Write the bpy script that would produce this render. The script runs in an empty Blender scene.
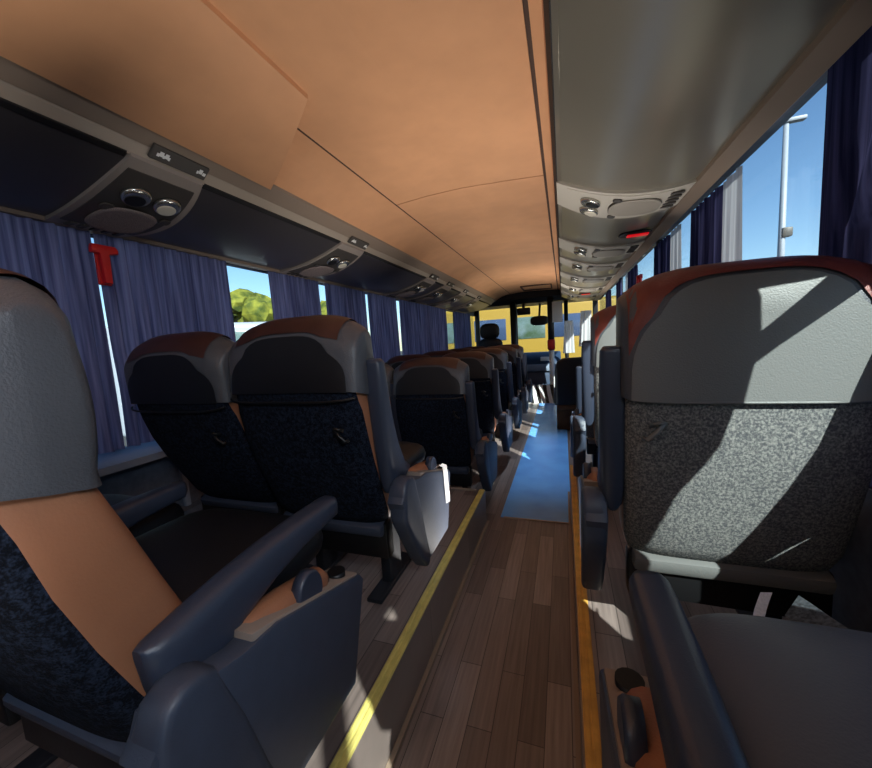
import bpy, bmesh, math, random
from math import sin, cos, pi, radians, atan, sqrt
from mathutils import Vector, Matrix
random.seed(7)
scn = bpy.context.scene
COL = scn.collection
EYE = 1.105          # camera height above the aisle floor
PLAT = 0.205         # height of the raised rear platforms

# ------------------------------------------------------------------ helpers
def tag(o, label=None, cat=None, group=None, kind=None):
    if label: o['label'] = label
    if cat: o['category'] = cat
    if group: o['group'] = group
    if kind: o['kind'] = kind
    return o

def empty(name, loc=(0, 0, 0), rz=0, label=None, cat=None, group=None):
    o = bpy.data.objects.new(name, None); COL.objects.link(o)
    o.location = loc; o.rotation_euler = (0, 0, rz); o.empty_display_size = .05
    return tag(o, label, cat, group)

class MB:
    """collects shapes; build() links them as one mesh object"""
    def __init__(s): s.v = []; s.f = []; s.sm = []
    def add(s, vs, fs, smooth=False):
        b = len(s.v); s.v += [tuple(v) for v in vs]
        for f in fs: s.f.append(tuple(i + b for i in f)); s.sm.append(smooth)
        return s
    def bm_add(s, bm, smooth=False):
        bm.verts.ensure_lookup_table(); bm.verts.index_update()
        s.add([v.co[:] for v in bm.verts], [[v.index for v in f.verts] for f in bm.faces], smooth); bm.free(); return s
    def box(s, c, d, bev=0.0, rot=None, seg=2):
        bm = bmesh.new(); bmesh.ops.create_cube(bm, size=1)
        bmesh.ops.scale(bm, vec=d, verts=bm.verts)
        if bev > 0: bmesh.ops.bevel(bm, geom=bm.edges[:], offset=min(bev, min(d) * .49), segments=seg, affect='EDGES', profile=.5)
        if rot: bmesh.ops.rotate(bm, matrix=Matrix.Rotation(rot[0], 3, rot[1]), verts=bm.verts)
        bmesh.ops.translate(bm, vec=c, verts=bm.verts)
        return s.bm_add(bm, False)
    def rings(s, R, closed=True, caps=True, smooth=True):
        n = len(R[0]); vs = [p for r in R for p in r]; fs = []
        for i in range(len(R) - 1):
            for j in range(n if closed else n - 1):
                k = (j + 1) % n
                fs.append((i * n + j, i * n + k, (i + 1) * n + k, (i + 1) * n + j))
        s.add(vs, fs, smooth)
        if caps and closed:
            s.add(R[0][::-1], [tuple(range(n))], False); s.add(R[-1], [tuple(range(n))], False)
        return s
    def tube(s, pts, r, n=10, caps=True):
        pts = [Vector(p) for p in pts]; R = []
        rr = r if isinstance(r, (list, tuple)) else [r] * len(pts)
        up = Vector((0, 0, 1))
        for i, p in enumerate(pts):
            d = (pts[min(i + 1, len(pts) - 1)] - pts[max(i - 1, 0)]).normalized()
            u = d.cross(up)
            if u.length < 1e-3: u = d.cross(Vector((0, 1, 0)))
            u.normalize(); w = d.cross(u)
            R.append([p + (u * cos(2 * pi * k / n) + w * sin(2 * pi * k / n)) * rr[i] for k in range(n)])
        return s.rings(R, caps=caps)
    def prism(s, poly, axis, a, b, bev=0.0, seg=2, smooth=False):
        """polygon (2-D, in the plane of the other two axes in xyz order) extruded along axis from a to b"""
        bm = bmesh.new(); lo = []; hi = []
        for (p, q) in poly:
            for L, w in ((lo, a), (hi, b)):
                L.append(bm.verts.new({'X': (w, p, q), 'Y': (p, w, q), 'Z': (p, q, w)}[axis]))
        n = len(poly)
        bm.faces.new(lo[::-1]); bm.faces.new(hi)
        for i in range(n): bm.faces.new((lo[i], lo[(i + 1) % n], hi[(i + 1) % n], hi[i]))
        bmesh.ops.recalc_face_normals(bm, faces=bm.faces)
        if bev > 0:
            ed = [e for e in bm.edges if abs(sum((e.verts[0].co - e.verts[1].co)[k] for k in [{'X': 0, 'Y': 1, 'Z': 2}[axis]])) < 1e-6]
            bmesh.ops.bevel(bm, geom=ed, offset=bev, segments=seg, affect='EDGES', profile=.5)
        return s.bm_add(bm, smooth)
    def grid(s, P, smooth=True):
        """P[i][j] points"""
        n = len(P[0]); vs = [p for r in P for p in r]
        fs = [(i * n + j, i * n + j + 1, (i + 1) * n + j + 1, (i + 1) * n + j) for i in range(len(P) - 1) for j in range(n - 1)]
        return s.add(vs, fs, smooth)
    def ell(s, c, r, e=2.0, nu=20, nv=12, e2=None):
        """superellipsoid"""
        e2 = e2 or e; R = []
        sg = lambda t, p: math.copysign(abs(t) ** p, t)
        for i in range(nv + 1):
            th = -pi / 2 + pi * i / nv
            th = min(max(th, -pi / 2 + 1e-3), pi / 2 - 1e-3)
            R.append([(c[0] + r[0] * sg(cos(th), 2 / e2) * sg(cos(2 * pi * k / nu), 2 / e),
                       c[1] + r[1] * sg(cos(th), 2 / e2) * sg(sin(2 * pi * k / nu), 2 / e),
                       c[2] + r[2] * sg(sin(th), 2 / e2)) for k in range(nu)])
        return s.rings(R)
    def build(s, name, m, parent=None, fn=None, flip=False, loc=None, autosm=None, recalc=True):
        vs = [fn(v) for v in s.v] if fn else s.v
        me = bpy.data.meshes.new(name); me.from_pydata([tuple(v) for v in vs], [], s.f)
        for p, q in zip(me.polygons, s.sm): p.use_smooth = q
        bm = bmesh.new(); bm.from_mesh(me)
        bmesh.ops.remove_doubles(bm, verts=bm.verts, dist=1e-5)
        if recalc: bmesh.ops.recalc_face_normals(bm, faces=bm.faces)
        bm.to_mesh(me); bm.free()
        if autosm is not None:
            for p in me.polygons: p.use_smooth = True
            try: me.set_sharp_from_angle(angle=radians(autosm))
            except Exception: pass
        if m: me.materials.append(m)
        o = bpy.data.objects.new(name, me); COL.objects.link(o)
        if parent: o.parent = parent
        if loc: o.location = loc
        return o

def struct(mb, name, m, **k):
    o = mb.build(name, m, **k); o['kind'] = 'structure'; return o

def copy_tree(o, parent=None):
    c = o.copy(); COL.objects.link(c)
    if parent: c.parent = parent
    for ch in list(o.children): copy_tree(ch, c)
    return c

# ------------------------------------------------------------------ materials
def lin(r, g, b):
    f = lambda c: c / 12.92 if c <= .04045 else ((c + .055) / 1.055) ** 2.4
    return (f(r / 255), f(g / 255), f(b / 255), 1)

def mat(name, rgb, rough=.5, spec=.5, metal=0, noise=0, nscale=20, col2=None, bump=0, bscale=60, coat=0, stretch=None):
    m = bpy.data.materials.new(name); m.use_nodes = True
    nt = m.node_tree; N = nt.nodes; b = N['Principled BSDF']
    c = lin(*rgb); b.inputs['Base Color'].default_value = c
    b.inputs['Roughness'].default_value = rough; b.inputs['Metallic'].default_value = metal
    b.inputs['Specular IOR Level'].default_value = spec
    if coat: b.inputs['Coat Weight'].default_value = coat; b.inputs['Coat Roughness'].default_value = .15
    tc = N.new('ShaderNodeTexCoord'); src = tc.outputs['Object']
    if stretch:
        mp = N.new('ShaderNodeMapping'); mp.inputs['Scale'].default_value = stretch
        nt.links.new(src, mp.inputs['Vector']); src = mp.outputs['Vector']
    if noise or col2:
        t = N.new('ShaderNodeTexNoise'); t.inputs['Scale'].default_value = nscale; t.inputs['Detail'].default_value = 4
        nt.links.new(src, t.inputs['Vector'])
        r = N.new('ShaderNodeValToRGB'); r.color_ramp.elements[0].position = .35; r.color_ramp.elements[1].position = .65
        if col2: r.color_ramp.elements[0].color = c; r.color_ramp.elements[1].color = lin(*col2)
        else:
            r.color_ramp.elements[0].color = tuple(x * (1 - noise) for x in c[:3]) + (1,)
            r.color_ramp.elements[1].color = tuple(min(1, x * (1 + noise)) for x in c[:3]) + (1,)
        nt.links.new(t.outputs['Fac'], r.inputs['Fac']); nt.links.new(r.outputs['Color'], b.inputs['Base Color'])
    if bump:
        t2 = N.new('ShaderNodeTexNoise'); t2.inputs['Scale'].default_value = bscale; t2.inputs['Detail'].default_value = 3
        nt.links.new(src, t2.inputs['Vector'])
        bp = N.new('ShaderNodeBump'); bp.inputs['Strength'].default_value = bump; bp.inputs['Distance'].default_value = .004
        nt.links.new(t2.outputs['Fac'], bp.inputs['Height']); nt.links.new(bp.outputs['Normal'], b.inputs['Normal'])
    return m

def wood():
    m = bpy.data.materials.new('wood_vinyl'); m.use_nodes = True
    nt = m.node_tree; N = nt.nodes; L = nt.links; b = N['Principled BSDF']
    tc = N.new('ShaderNodeTexCoord'); sep = N.new('ShaderNodeSeparateXYZ'); cmb = N.new('ShaderNodeCombineXYZ')
    L.new(tc.outputs['Object'], sep.inputs[0])
    L.new(sep.outputs['Y'], cmb.inputs['X']); L.new(sep.outputs['X'], cmb.inputs['Y']); L.new(sep.outputs['Z'], cmb.inputs['Z'])
    br = N.new('ShaderNodeTexBrick'); br.offset = .37; br.inputs['Scale'].default_value = 1
    br.inputs['Brick Width'].default_value = .55; br.inputs['Row Height'].default_value = .072
    br.inputs['Mortar Size'].default_value = .0012; br.inputs['Bias'].default_value = -.1
    br.inputs['Color1'].default_value = lin(138, 124, 118); br.inputs['Color2'].default_value = lin(94, 82, 78)
    br.inputs['Mortar'].default_value = lin(62, 54, 52)
    L.new(cmb.outputs[0], br.inputs['Vector'])
    mp = N.new('ShaderNodeMapping'); mp.inputs['Scale'].default_value = (4, 90, 4); L.new(cmb.outputs[0], mp.inputs['Vector'])
    nz = N.new('ShaderNodeTexNoise'); nz.inputs['Scale'].default_value = 1; nz.inputs['Detail'].default_value = 5; L.new(mp.outputs[0], nz.inputs['Vector'])
    mx = N.new('ShaderNodeMixRGB'); mx.blend_type = 'OVERLAY'; mx.inputs['Fac'].default_value = .55
    L.new(br.outputs['Color'], mx.inputs['Color1']); L.new(nz.outputs['Fac'], mx.inputs['Color2'])
    L.new(mx.outputs['Color'], b.inputs['Base Color'])
    b.inputs['Roughness'].default_value = .32; b.inputs['Specular IOR Level'].default_value = .5
    return m

def fabric(name, a, c, scale=330):
    m = mat(name, a, rough=.95, spec=.1)
    nt = m.node_tree; N = nt.nodes; b = N['Principled BSDF']
    tc = N.new('ShaderNodeTexCoord'); t = N.new('ShaderNodeTexNoise'); t.inputs['Scale'].default_value = scale; t.inputs['Detail'].default_value = 2
    t2 = N.new('ShaderNodeTexNoise'); t2.inputs['Scale'].default_value = scale * .27
    nt.links.new(tc.outputs['Object'], t.inputs['Vector']); nt.links.new(tc.outputs['Object'], t2.inputs['Vector'])
    ad = N.new('ShaderNodeMath'); ad.operation = 'ADD'; nt.links.new(t.outputs['Fac'], ad.inputs[0]); nt.links.new(t2.outputs['Fac'], ad.inputs[1])
    r = N.new('ShaderNodeValToRGB'); r.color_ramp.elements[0].position = .44; r.color_ramp.elements[1].position = .62
    hf = N.new('ShaderNodeMath'); hf.operation = 'MULTIPLY'; hf.inputs[1].default_value = .5; nt.links.new(ad.outputs[0], hf.inputs[0])
    r.color_ramp.elements[0].color = lin(*a); r.color_ramp.elements[1].color = lin(*c)
    nt.links.new(hf.outputs[0], r.inputs['Fac']); nt.links.new(r.outputs['Color'], b.inputs['Base Color'])
    bp = N.new('ShaderNodeBump'); bp.inputs['Strength'].default_value = .5; bp.inputs['Distance'].default_value = .003
    nt.links.new(t.outputs['Fac'], bp.inputs['Height']); nt.links.new(bp.outputs['Normal'], b.inputs['Normal'])
    return m

def curtain_mat(name, a, c, tr=.35):
    m = bpy.data.materials.new(name); m.use_nodes = True
    nt = m.node_tree; N = nt.nodes; L = nt.links
    for n in list(N): N.remove(n)
    out = N.new('ShaderNodeOutputMaterial'); d = N.new('ShaderNodeBsdfDiffuse'); t = N.new('ShaderNodeBsdfTranslucent'); mx = N.new('ShaderNodeMixShader')
    tc = N.new('ShaderNodeTexCoord'); mp = N.new('ShaderNodeMapping'); mp.inputs['Scale'].default_value = (60, 60, 2.0)
    nz = N.new('ShaderNodeTexNoise'); nz.inputs['Scale'].default_value = 1; nz.inputs['Detail'].default_value = 3
    r = N.new('ShaderNodeValToRGB'); r.color_ramp.elements[0].position = .35; r.color_ramp.elements[1].position = .68
    r.color_ramp.elements[0].color = lin(*a); r.color_ramp.elements[1].color = lin(*c)
    L.new(tc.outputs['Object'], mp.inputs['Vector']); L.new(mp.outputs[0], nz.inputs['Vector']); L.new(nz.outputs['Fac'], r.inputs['Fac'])
    L.new(r.outputs['Color'], d.inputs['Color']); L.new(r.outputs['Color'], t.inputs['Color'])
    mx.inputs[0].default_value = tr; L.new(d.outputs[0], mx.inputs[1]); L.new(t.outputs[0], mx.inputs[2]); L.new(mx.outputs[0], out.inputs['Surface'])
    return m

def glass_mat(name, tint=(.86, .93, .95)):
    m = bpy.data.materials.new(name); m.use_nodes = True
    nt = m.node_tree; N = nt.nodes; L = nt.links
    for n in list(N): N.remove(n)
    out = N.new('ShaderNodeOutputMaterial'); t = N.new('ShaderNodeBsdfTransparent'); g = N.new('ShaderNodeBsdfGlossy'); mx = N.new('ShaderNodeMixShader')
    lw = N.new('ShaderNodeLayerWeight'); lw.inputs['Blend'].default_value = .5
    pw_ = N.new('ShaderNodeMath'); pw_.operation = 'POWER'; pw_.inputs[1].default_value = 5; L.new(lw.outputs['Facing'], pw_.inputs[0])
    fr = N.new('ShaderNodeMath'); fr.operation = 'MULTIPLY_ADD'; fr.inputs[1].default_value = .5; fr.inputs[2].default_value = .02; L.new(pw_.outputs[0], fr.inputs[0])
    t.inputs['Color'].default_value = tint + (1,); g.inputs['Roughness'].default_value = .02
    L.new(fr.outputs[0], mx.inputs[0]); L.new(t.outputs[0], mx.inputs[1]); L.new(g.outputs[0], mx.inputs[2]); L.new(mx.outputs[0], out.inputs['Surface'])
    return m

M = dict(
    ceiling=mat('ceiling_tan', (205, 150, 108), .55, .3, noise=.05, nscale=6),
    seam=mat('seam_brown', (70, 48, 36), .8),
    seam_dark=mat('seam_black', (22, 20, 20), .7),
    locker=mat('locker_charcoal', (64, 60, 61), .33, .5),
    locker_lit=mat('locker_lit_grey', (156, 148, 132), .3, .6, metal=.55, noise=.04, nscale=3),  # same lockers as charcoal; window reflections put into a lighter base
    rail=mat('rail_taupe', (138, 120, 104), .5, .4),
    rail_light=mat('rail_light', (160, 146, 130), .45, .4),
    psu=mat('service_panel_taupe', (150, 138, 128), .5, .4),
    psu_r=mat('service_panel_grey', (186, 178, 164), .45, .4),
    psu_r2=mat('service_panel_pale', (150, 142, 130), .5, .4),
    psu_dark=mat('service_panel_dark', (70, 65, 60), .5, .4),
    grille=mat('speaker_mesh', (130, 116, 112), .8, .2, noise=.35, nscale=400),
    black=mat('black_plastic', (18, 18, 20), .45, .4),
    chrome=mat('satin_chrome', (190, 188, 180), .25, .5, metal=.9),
    lens=mat('lamp_lens', (214, 206, 186), .2, .6),
    white=mat('white_plastic', (226, 226, 222), .5, .4),
    wall=mat('wall_vinyl', (84, 92, 108), .7, .3, noise=.12, nscale=40),
    ledge=mat('ledge_grey', (128, 140, 158), .6, .3),
    pillar=mat('pillar_dark', (40, 44, 54), .7, .3),
    wood=wood(),
    sheen=mat('blue_sheen', (112, 178, 255), .22, .5, noise=.1, nscale=5),  # blue sheen of the floor put into the base colour
    yellow=mat('yellow_nosing', (206, 192, 110), .5, .4, noise=.12, nscale=25),
    orangestrip=mat('ochre_nosing', (214, 164, 76), .5, .4, noise=.12, nscale=25),
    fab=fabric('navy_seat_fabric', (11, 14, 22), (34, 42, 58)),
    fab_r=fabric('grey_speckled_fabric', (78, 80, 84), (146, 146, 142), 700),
    leather=mat('charcoal_leather', (74, 76, 82), .42, .45, noise=.08, nscale=12, bump=.25, bscale=300),
    leather_black=mat('black_leather', (17, 18, 23), .5, .4, bump=.2, bscale=300),
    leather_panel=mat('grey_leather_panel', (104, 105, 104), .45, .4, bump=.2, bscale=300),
    brown=mat('oxblood_leather', (64, 38, 34), .42, .45, noise=.15, nscale=14, bump=.2, bscale=250),
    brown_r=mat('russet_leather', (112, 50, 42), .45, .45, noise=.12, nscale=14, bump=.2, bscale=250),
    orange=mat('tan_orange_leather', (150, 100, 72), .5, .35, noise=.06, nscale=9, bump=.15, bscale=250),
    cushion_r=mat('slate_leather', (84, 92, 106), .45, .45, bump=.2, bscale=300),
    plastic=mat('blue_grey_plastic', (56, 64, 80), .45, .45, noise=.06, nscale=30, bump=.1, bscale=500),
    arm=mat('armrest_rubber', (48, 55, 71), .38, .5, bump=.08, bscale=500),
    plastic_tan=mat('taupe_plastic', (140, 126, 116), .6, .3),
    metal=mat('dark_frame_metal', (44, 46, 52), .45, .5, metal=.4),
    belt=mat('pale_webbing', (214, 214, 212), .8, .2, noise=.1, nscale=200),
    belt_dark=mat('grey_webbing', (84, 90, 96), .85, .2, noise=.5, nscale=160),
    red=mat('signal_red', (200, 26, 30), .4, .5),
    red_lit=mat('red_lamp', (214, 20, 30), .3, .5),
    curtain=curtain_mat('navy_curtain', (82, 83, 118), (138, 139, 178)),
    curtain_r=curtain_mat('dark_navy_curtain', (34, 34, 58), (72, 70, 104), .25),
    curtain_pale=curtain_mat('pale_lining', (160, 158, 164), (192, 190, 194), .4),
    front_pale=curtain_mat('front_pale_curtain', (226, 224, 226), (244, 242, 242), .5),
    glass=glass_mat('window_glass'),
    glass_f=glass_mat('windscreen_glass', (.93, .96, .97)),
    asphalt=mat('asphalt', (66, 66, 68), .9, .2, noise=.15, nscale=3),
    leaf=mat('leaf_green', (58, 70, 26), .8, .2, col2=(122, 122, 44), nscale=1.6),
    bark=mat('bark', (84, 66, 50), .9, .2, noise=.2, nscale=8),
    lamp_steel=mat('lamp_steel', (140, 146, 156), .5, .5),
    buswhite=mat('coach_white', (140, 146, 156), .4, .5),
    buswin=mat('coach_window', (50, 66, 92), .15, .6),
    buswin2=mat('coach_window_pale', (96, 116, 120), .2, .6, col2=(60, 80, 60), nscale=2.2),
    busyellow=mat('coach_yellow', (140, 116, 42), .4, .5),
    dash=mat('dashboard_navy', (38, 56, 80), .45, .4, noise=.2, nscale=10),
    tyre=mat('tyre_rubber', (24, 24, 26), .8, .2),
    paper=mat('notice_paper', (206, 204, 204), .8, .2),
)

_b = M['red_lit'].node_tree.nodes['Principled BSDF']; _b.inputs['Emission Color'].default_value = lin(214, 20, 30); _b.inputs['Emission Strength'].default_value = .7
# ------------------------------------------------------------------ camera
F = 365.0
yaw = radians(19.467); pitch = radians(-6.398); roll = radians(3.6)
cam_d = bpy.data.cameras.new('camera'); cam = bpy.data.objects.new('camera', cam_d); COL.objects.link(cam)
cam_d.sensor_fit = 'HORIZONTAL'; cam_d.sensor_width = 36; cam_d.lens = F / 872 * 36; cam_d.clip_start = .01; cam_d.clip_end = 500
Rz = Matrix.Rotation(yaw, 3, 'Z'); Rx = Matrix.Rotation(pitch, 3, 'X'); Ry = Matrix.Rotation(roll, 3, 'Y')
R = Rz @ Rx @ Ry
base = Matrix(((1, 0, 0), (0, 0, -1), (0, 1, 0)))          # blender camera looks down -Z
cam.matrix_world = Matrix.Translation((0, 0, EYE)) @ (R @ base).to_4x4()
scn.camera = cam
def ray(x, y): return R @ Vector(((x - 436) / F, 1, -(y - 384) / F))
def atX(x, y, X): r = ray(x, y); r = r * (X / r.x); return Vector((r.x, r.y, r.z + EYE))
def atY(x, y, Y): r = ray(x, y); r = r * (Y / r.y); return Vector((r.x, r.y, r.z + EYE))

# ------------------------------------------------------------------ shell
YB, YF = -1.5, 8.2           # back wall, windscreen
XL, XR = -1.86, .68          # window planes
ZT = EYE + .54               # window top, left
ZTR = EYE + .66              # window top, right (behind the rail)
SL, SR = EYE - .38, EYE - .32
ZC = EYE + .80
AL, AR = -.463, .022         # aisle edges
PE_L, PE_R = 2.08, 2.60      # platform ends

# floors
struct(MB().box((-.22, (YB + 2.16) / 2, -.03), (AR - AL + .6, 2.16 - YB, .06)), 'floor', M['wood'])
struct(MB().box(((XL + XR) / 2, (2.16 + 6.25) / 2, -.032), (XR - XL + .1, 6.25 - 2.16, .06)), 'floor_front', M['wood'])
struct(MB().box(((AL + .07 + AR) / 2 + .0, (2.17 + 6.2) / 2, .001), (AR - AL - .07, 6.2 - 2.17, .006)), 'floor_sheen', M['sheen'])  # added strip, its colour carries the aisle's blue sheen
struct(MB().box(((AL + AR) / 2 + .04, 2.163, .002), (AR - AL - .1, .012, .008)), 'trim_1', M['rail_light'])
struct(MB().box(((XL + XR) / 2, 7.2, -.4), (XR - XL + .1, 2.0, .06)), 'floor_cab', M['black'])
struct(MB().box(((XL + XR) / 2, 6.25, -.2), (XR - XL + .1, .04, .36)), 'trim_2', M['black'])
# platforms (top board and riser)
struct(MB().box(((XL + AL) / 2, (YB + PE_L) / 2, PLAT / 2), (AL - XL, PE_L - YB, PLAT - .001)), 'floor_platform_left', M['wood'])
struct(MB().box(((XR + AR) / 2, (YB + PE_R) / 2, PLAT / 2), (XR - AR, PE_R - YB, PLAT - .001)), 'floor_platform_right', M['wood'])
# two-line nosing strips
def nosing(name, x, y0, y1, m):
    mb = MB()
    for dx in (-.0085, .0085): mb.box((x + dx, (y0 + y1) / 2, PLAT + .003), (.012, y1 - y0, .007), .002)
    mb.box((x, (y0 + y1) / 2, PLAT + .0015), (.034, y1 - y0, .004))
    struct(mb, name, m)
nosing('trim_3', AL - .018, YB, PE_L - .002, M['yellow'])
nosing('trim_4', AR + .02, YB, PE_R - .002, M['orangestrip'])
struct(MB().box(((AL - .05 + -.72) / 2, PE_L - .012, PLAT + .003), (.20, .022, .007), .002), 'trim_5', M['rail_light'])
struct(MB().box((AL + .008, (YB + PE_L) / 2, .008), (.014, PE_L - YB, .016)), 'trim_6', M['rail'])
struct(MB().box((AR - .008, (YB + PE_R) / 2, .008), (.014, PE_R - YB, .016)), 'trim_7', M['rail'])

# walls
def ztop(sgn): return ZTR if sgn > 0 else globals()['ZT']
def wall(name, X, sgn, sill, ledge_w):
    mb = MB(); ZT = ztop(sgn)
    mb.box((X + sgn * .02, (YB + YF) / 2, (sill - .5) / 2), (.04, YF - YB, sill + .5))            # below the windows
    mb.box((X + sgn * .02, (YB + YF) / 2, (ZT + ZC + .25) / 2), (.04, YF - YB, ZC + .25 - ZT))       # above
    struct(mb, name, M['wall'])
    z = sill
    prof = [(X, z + .005), (X - sgn * ledge_w, z - .03), (X - sgn * ledge_w, z - .06), (X, z - .09)]
    struct(MB().prism(prof, 'Y', YB, 6.4, .008), name.replace('wall', 'trim') + '_ledge', M['ledge'])
wall('wall_left', XL, -1, SL, .13)
wall('wall_right', XR, 1, SR, .05)
struct(MB().box((-.59, YB - .05, 1.0), (2.7, .1, 3.0)), 'wall_back', M['wall'])
# wall panel strips below the left sill
for y in (1.27, 1.95): struct(MB().box((XL + .012, y, .38), (.024, .03, .62), .006), 'trim_8' if y < 1.5 else 'trim_9', M['ledge'])
struct(MB().box((XR + .008, (1.14 + 6.4) / 2, (SR + EYE + .09) / 2), (.016, 6.4 - 1.14, EYE + .09 - SR)), 'wall_right_sunblock', M['wall'])  # added panel, unseen behind the seats, keeps sun patches off the aisle
# heater duct along the left wall foot
struct(MB().prism([(XL, PLAT), (XL + .12, PLAT), (XL + .12, PLAT + .10), (XL + .07, PLAT + .15), (XL, PLAT + .15)], 'Y', YB, 2.06, .01), 'trim_10', M['wall'])

def pillar(name, X, sgn, y, w, sill):
    ZT = ztop(sgn)
    struct(MB().box((X + sgn * .02, y, (sill + ZT) / 2), (.04, w, ZT - sill), .012), name, M['pillar'])
LP = [YB + .1, 1.0, 2.9, 4.9, 6.55]; RP = [YB + .1, -.9, 1.10, 3.25, 5.2, 6.6]
n = 11
for y in LP: pillar('trim_%d' % n, XL, -1, y, .075 if y != 1.0 else .06, SL); n += 1
for y in RP: pillar('trim_%d' % n, XR, 1, y, .07, SR); n += 1
wn = 1
for X, sgn, ys, sill in ((XL, -1, LP, SL), (XR, 1, RP, SR)):
    yy = ys + [YF - .1]; zt_ = ztop(sgn)
    for a, b in zip(yy[:-1], yy[1:]):
        struct(MB().box((X + sgn * .02, (a + b) / 2, (sill + zt_) / 2), (.006, b - a - .06, zt_ - sill)), 'window_%d' % wn, M['glass']); wn += 1

# roof + ceiling
struct(MB().box((-.59, (YB + YF) / 2, ZC + .22), (2.8, YF - YB + .1, .06)), 'ceiling_roof', M['wall'])
def ceil_sheet(pts, y0, y1, name, th=.012, ny=2):
    poly = pts + [(x, z + th) for x, z in pts[::-1]]
    return struct(MB().prism(poly, 'Y', y0, y1), name, M['ceiling'])
flat = [(-.885, EYE + .80), (-.70, EYE + .815), (-.50, EYE + .82), (-.25, EYE + .81), (-.075, EYE + .80)]
ceil_sheet(flat, YB, 2.018, 'ceiling'); ceil_sheet(flat, 2.026, 6.9, 'ceiling_front')
struct(MB().prism([(x, z + .006) for x, z in flat] + [(x, z + .016) for x, z in flat[::-1]], 'Y', 2.0, 2.04), 'trim_30', M['seam'])
def arc(p, q, sag, k=9):
    out = []
    for i in range(k):
        t = i / (k - 1); out.append((p[0] + (q[0] - p[0]) * t, p[1] + (q[1] - p[1]) * t + sag * 4 * t * (1 - t)))
    return out
cove = arc((-1.15, EYE + .715), (-.893, EYE + .799), .018)
ceil_sheet(cove, 1.05, 6.9, 'ceiling_cove')
cove2 = arc((-1.16, EYE + .690), (-.75, EYE + .795), -.012)
# nearer cove panel hangs a little lower; its end is cut on a slant
mb = MB(); R1_ = []
for (x, z) in cove2:
    t = (x + 1.16) / .41; R1_.append([(x, YB, z), (x, 1.33 - .26 * t, z), (x, 1.33 - .26 * t, z + .05), (x, YB, z + .05)])
mb.rings(R1_, smooth=False); struct(mb, 'ceiling_cove_rear', M['ceiling'])
struct(MB().box((-.889, 4.0, EYE + .803), (.010, 5.8, .006)), 'trim_31', M['seam'])
struct(MB().box((-.068, (YB + 6.9) / 2, EYE + .806), (.012, 6.9 - YB, .008)), 'trim_32', M['seam'])
edge = [(-.062, EYE + .802), (-.03, EYE + .79), (-.024, EYE + .70), (-.018, EYE + .70), (-.018, EYE + .81), (-.062, EYE + .81)]
struct(MB().prism(edge, 'Y', YB, 6.9), 'ceiling_edge', M['ceiling'])
struct(MB().prism([(-.024, EYE + .70), (-.012, EYE + .66), (.0, EYE + .66), (-.012, EYE + .71)], 'Y', YB, 6.9), 'trim_33', M['seam_dark'])
# front ceiling hatch outline
hx0, hx1, hy0, hy1 = -.62, -.16, 6.1, 6.65
mb = MB()
for a, b in (((hx0, hy0), (hx1, hy0)), ((hx0, hy1), (hx1, hy1)), ((hx0, hy0), (hx0, hy1)), ((hx1, hy0), (hx1, hy1))):
    mb.box(((a[0] + b[0]) / 2, (a[1] + b[1]) / 2, EYE + .805), (abs(a[0] - b[0]) + .02, abs(a[1] - b[1]) + .02, .02))
struct(mb, 'trim_34', M['seam'])

# left ceiling rail in two bands with a groove
struct(MB().prism([(-1.15, EYE + .722), (-1.155, EYE + .705), (-1.222, EYE + .672), (-1.24, EYE + .69), (-1.24, EYE + .722)], 'Y', YB, 6.9, .003), 'trim_35', M['rail'])
struct(MB().prism([(-1.222, EYE + .679), (-1.228, EYE + .668), (-1.255, EYE + .64), (-1.27, EYE + .66), (-1.25, EYE + .69)], 'Y', YB, 6.9, .003), 'trim_36', M['rail_light'])
struct(MB().box((-1.225, 2.7, EYE + .679), (.008, 8.4, .008)), 'trim_37', M['seam_dark'])
# right window rail
struct(MB().prism([(.50, EYE + .578), (.505, EYE + .556), (.562, EYE + .543), (.572, EYE + .552), (.60, EYE + .60), (.60, EYE + .62), (.5, EYE + .60)], 'Y', YB, 6.9, .004), 'trim_38', M['rail'])
struct(MB().prism([(-1.80, EYE + .545), (-1.79, EYE + .525), (-1.74, EYE + .522), (-1.72, EYE + .545)], 'Y', YB, 6.9, .003), 'trim_39', M['rail'])

# ------------------------------------------------------------------ overhead lockers and service panels
def under(side, w):
    """underside of the locker: w=0 inner edge, w=1 at the windows"""
    if side < 0: return (-1.25 - .49 * w, EYE + .645 - .11 * w - .035 * 4 * w * (1 - w))
    return (-.012 + .518 * w, EYE + .667 - .095 * w - .052 * 4 * w * (1 - w))
def slab(side, y0, y1, w0=0, w1=1, dz=0., th=.014, k=17, slant=0., bulge=0.):
    R_ = []
    for i in range(k):
        w = w0 + (w1 - w0) * i / (k - 1); x, z = under(side, w); z += dz
        s_ = slant * w; b_ = bulge * 4 * w * (1 - w)
        R_.append([(x, y0 + s_ - b_ * .4, z), (x, y1 + s_ + b_, z), (x, y1 + s_ + b_, z + th), (x, y0 + s_ - b_ * .4, z + th)])
    return MB().rings(R_, smooth=True)
def on_panel(side, w, y, dz=0.):
    x, z = under(side, w); return Vector((x, y, z + dz))

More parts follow.
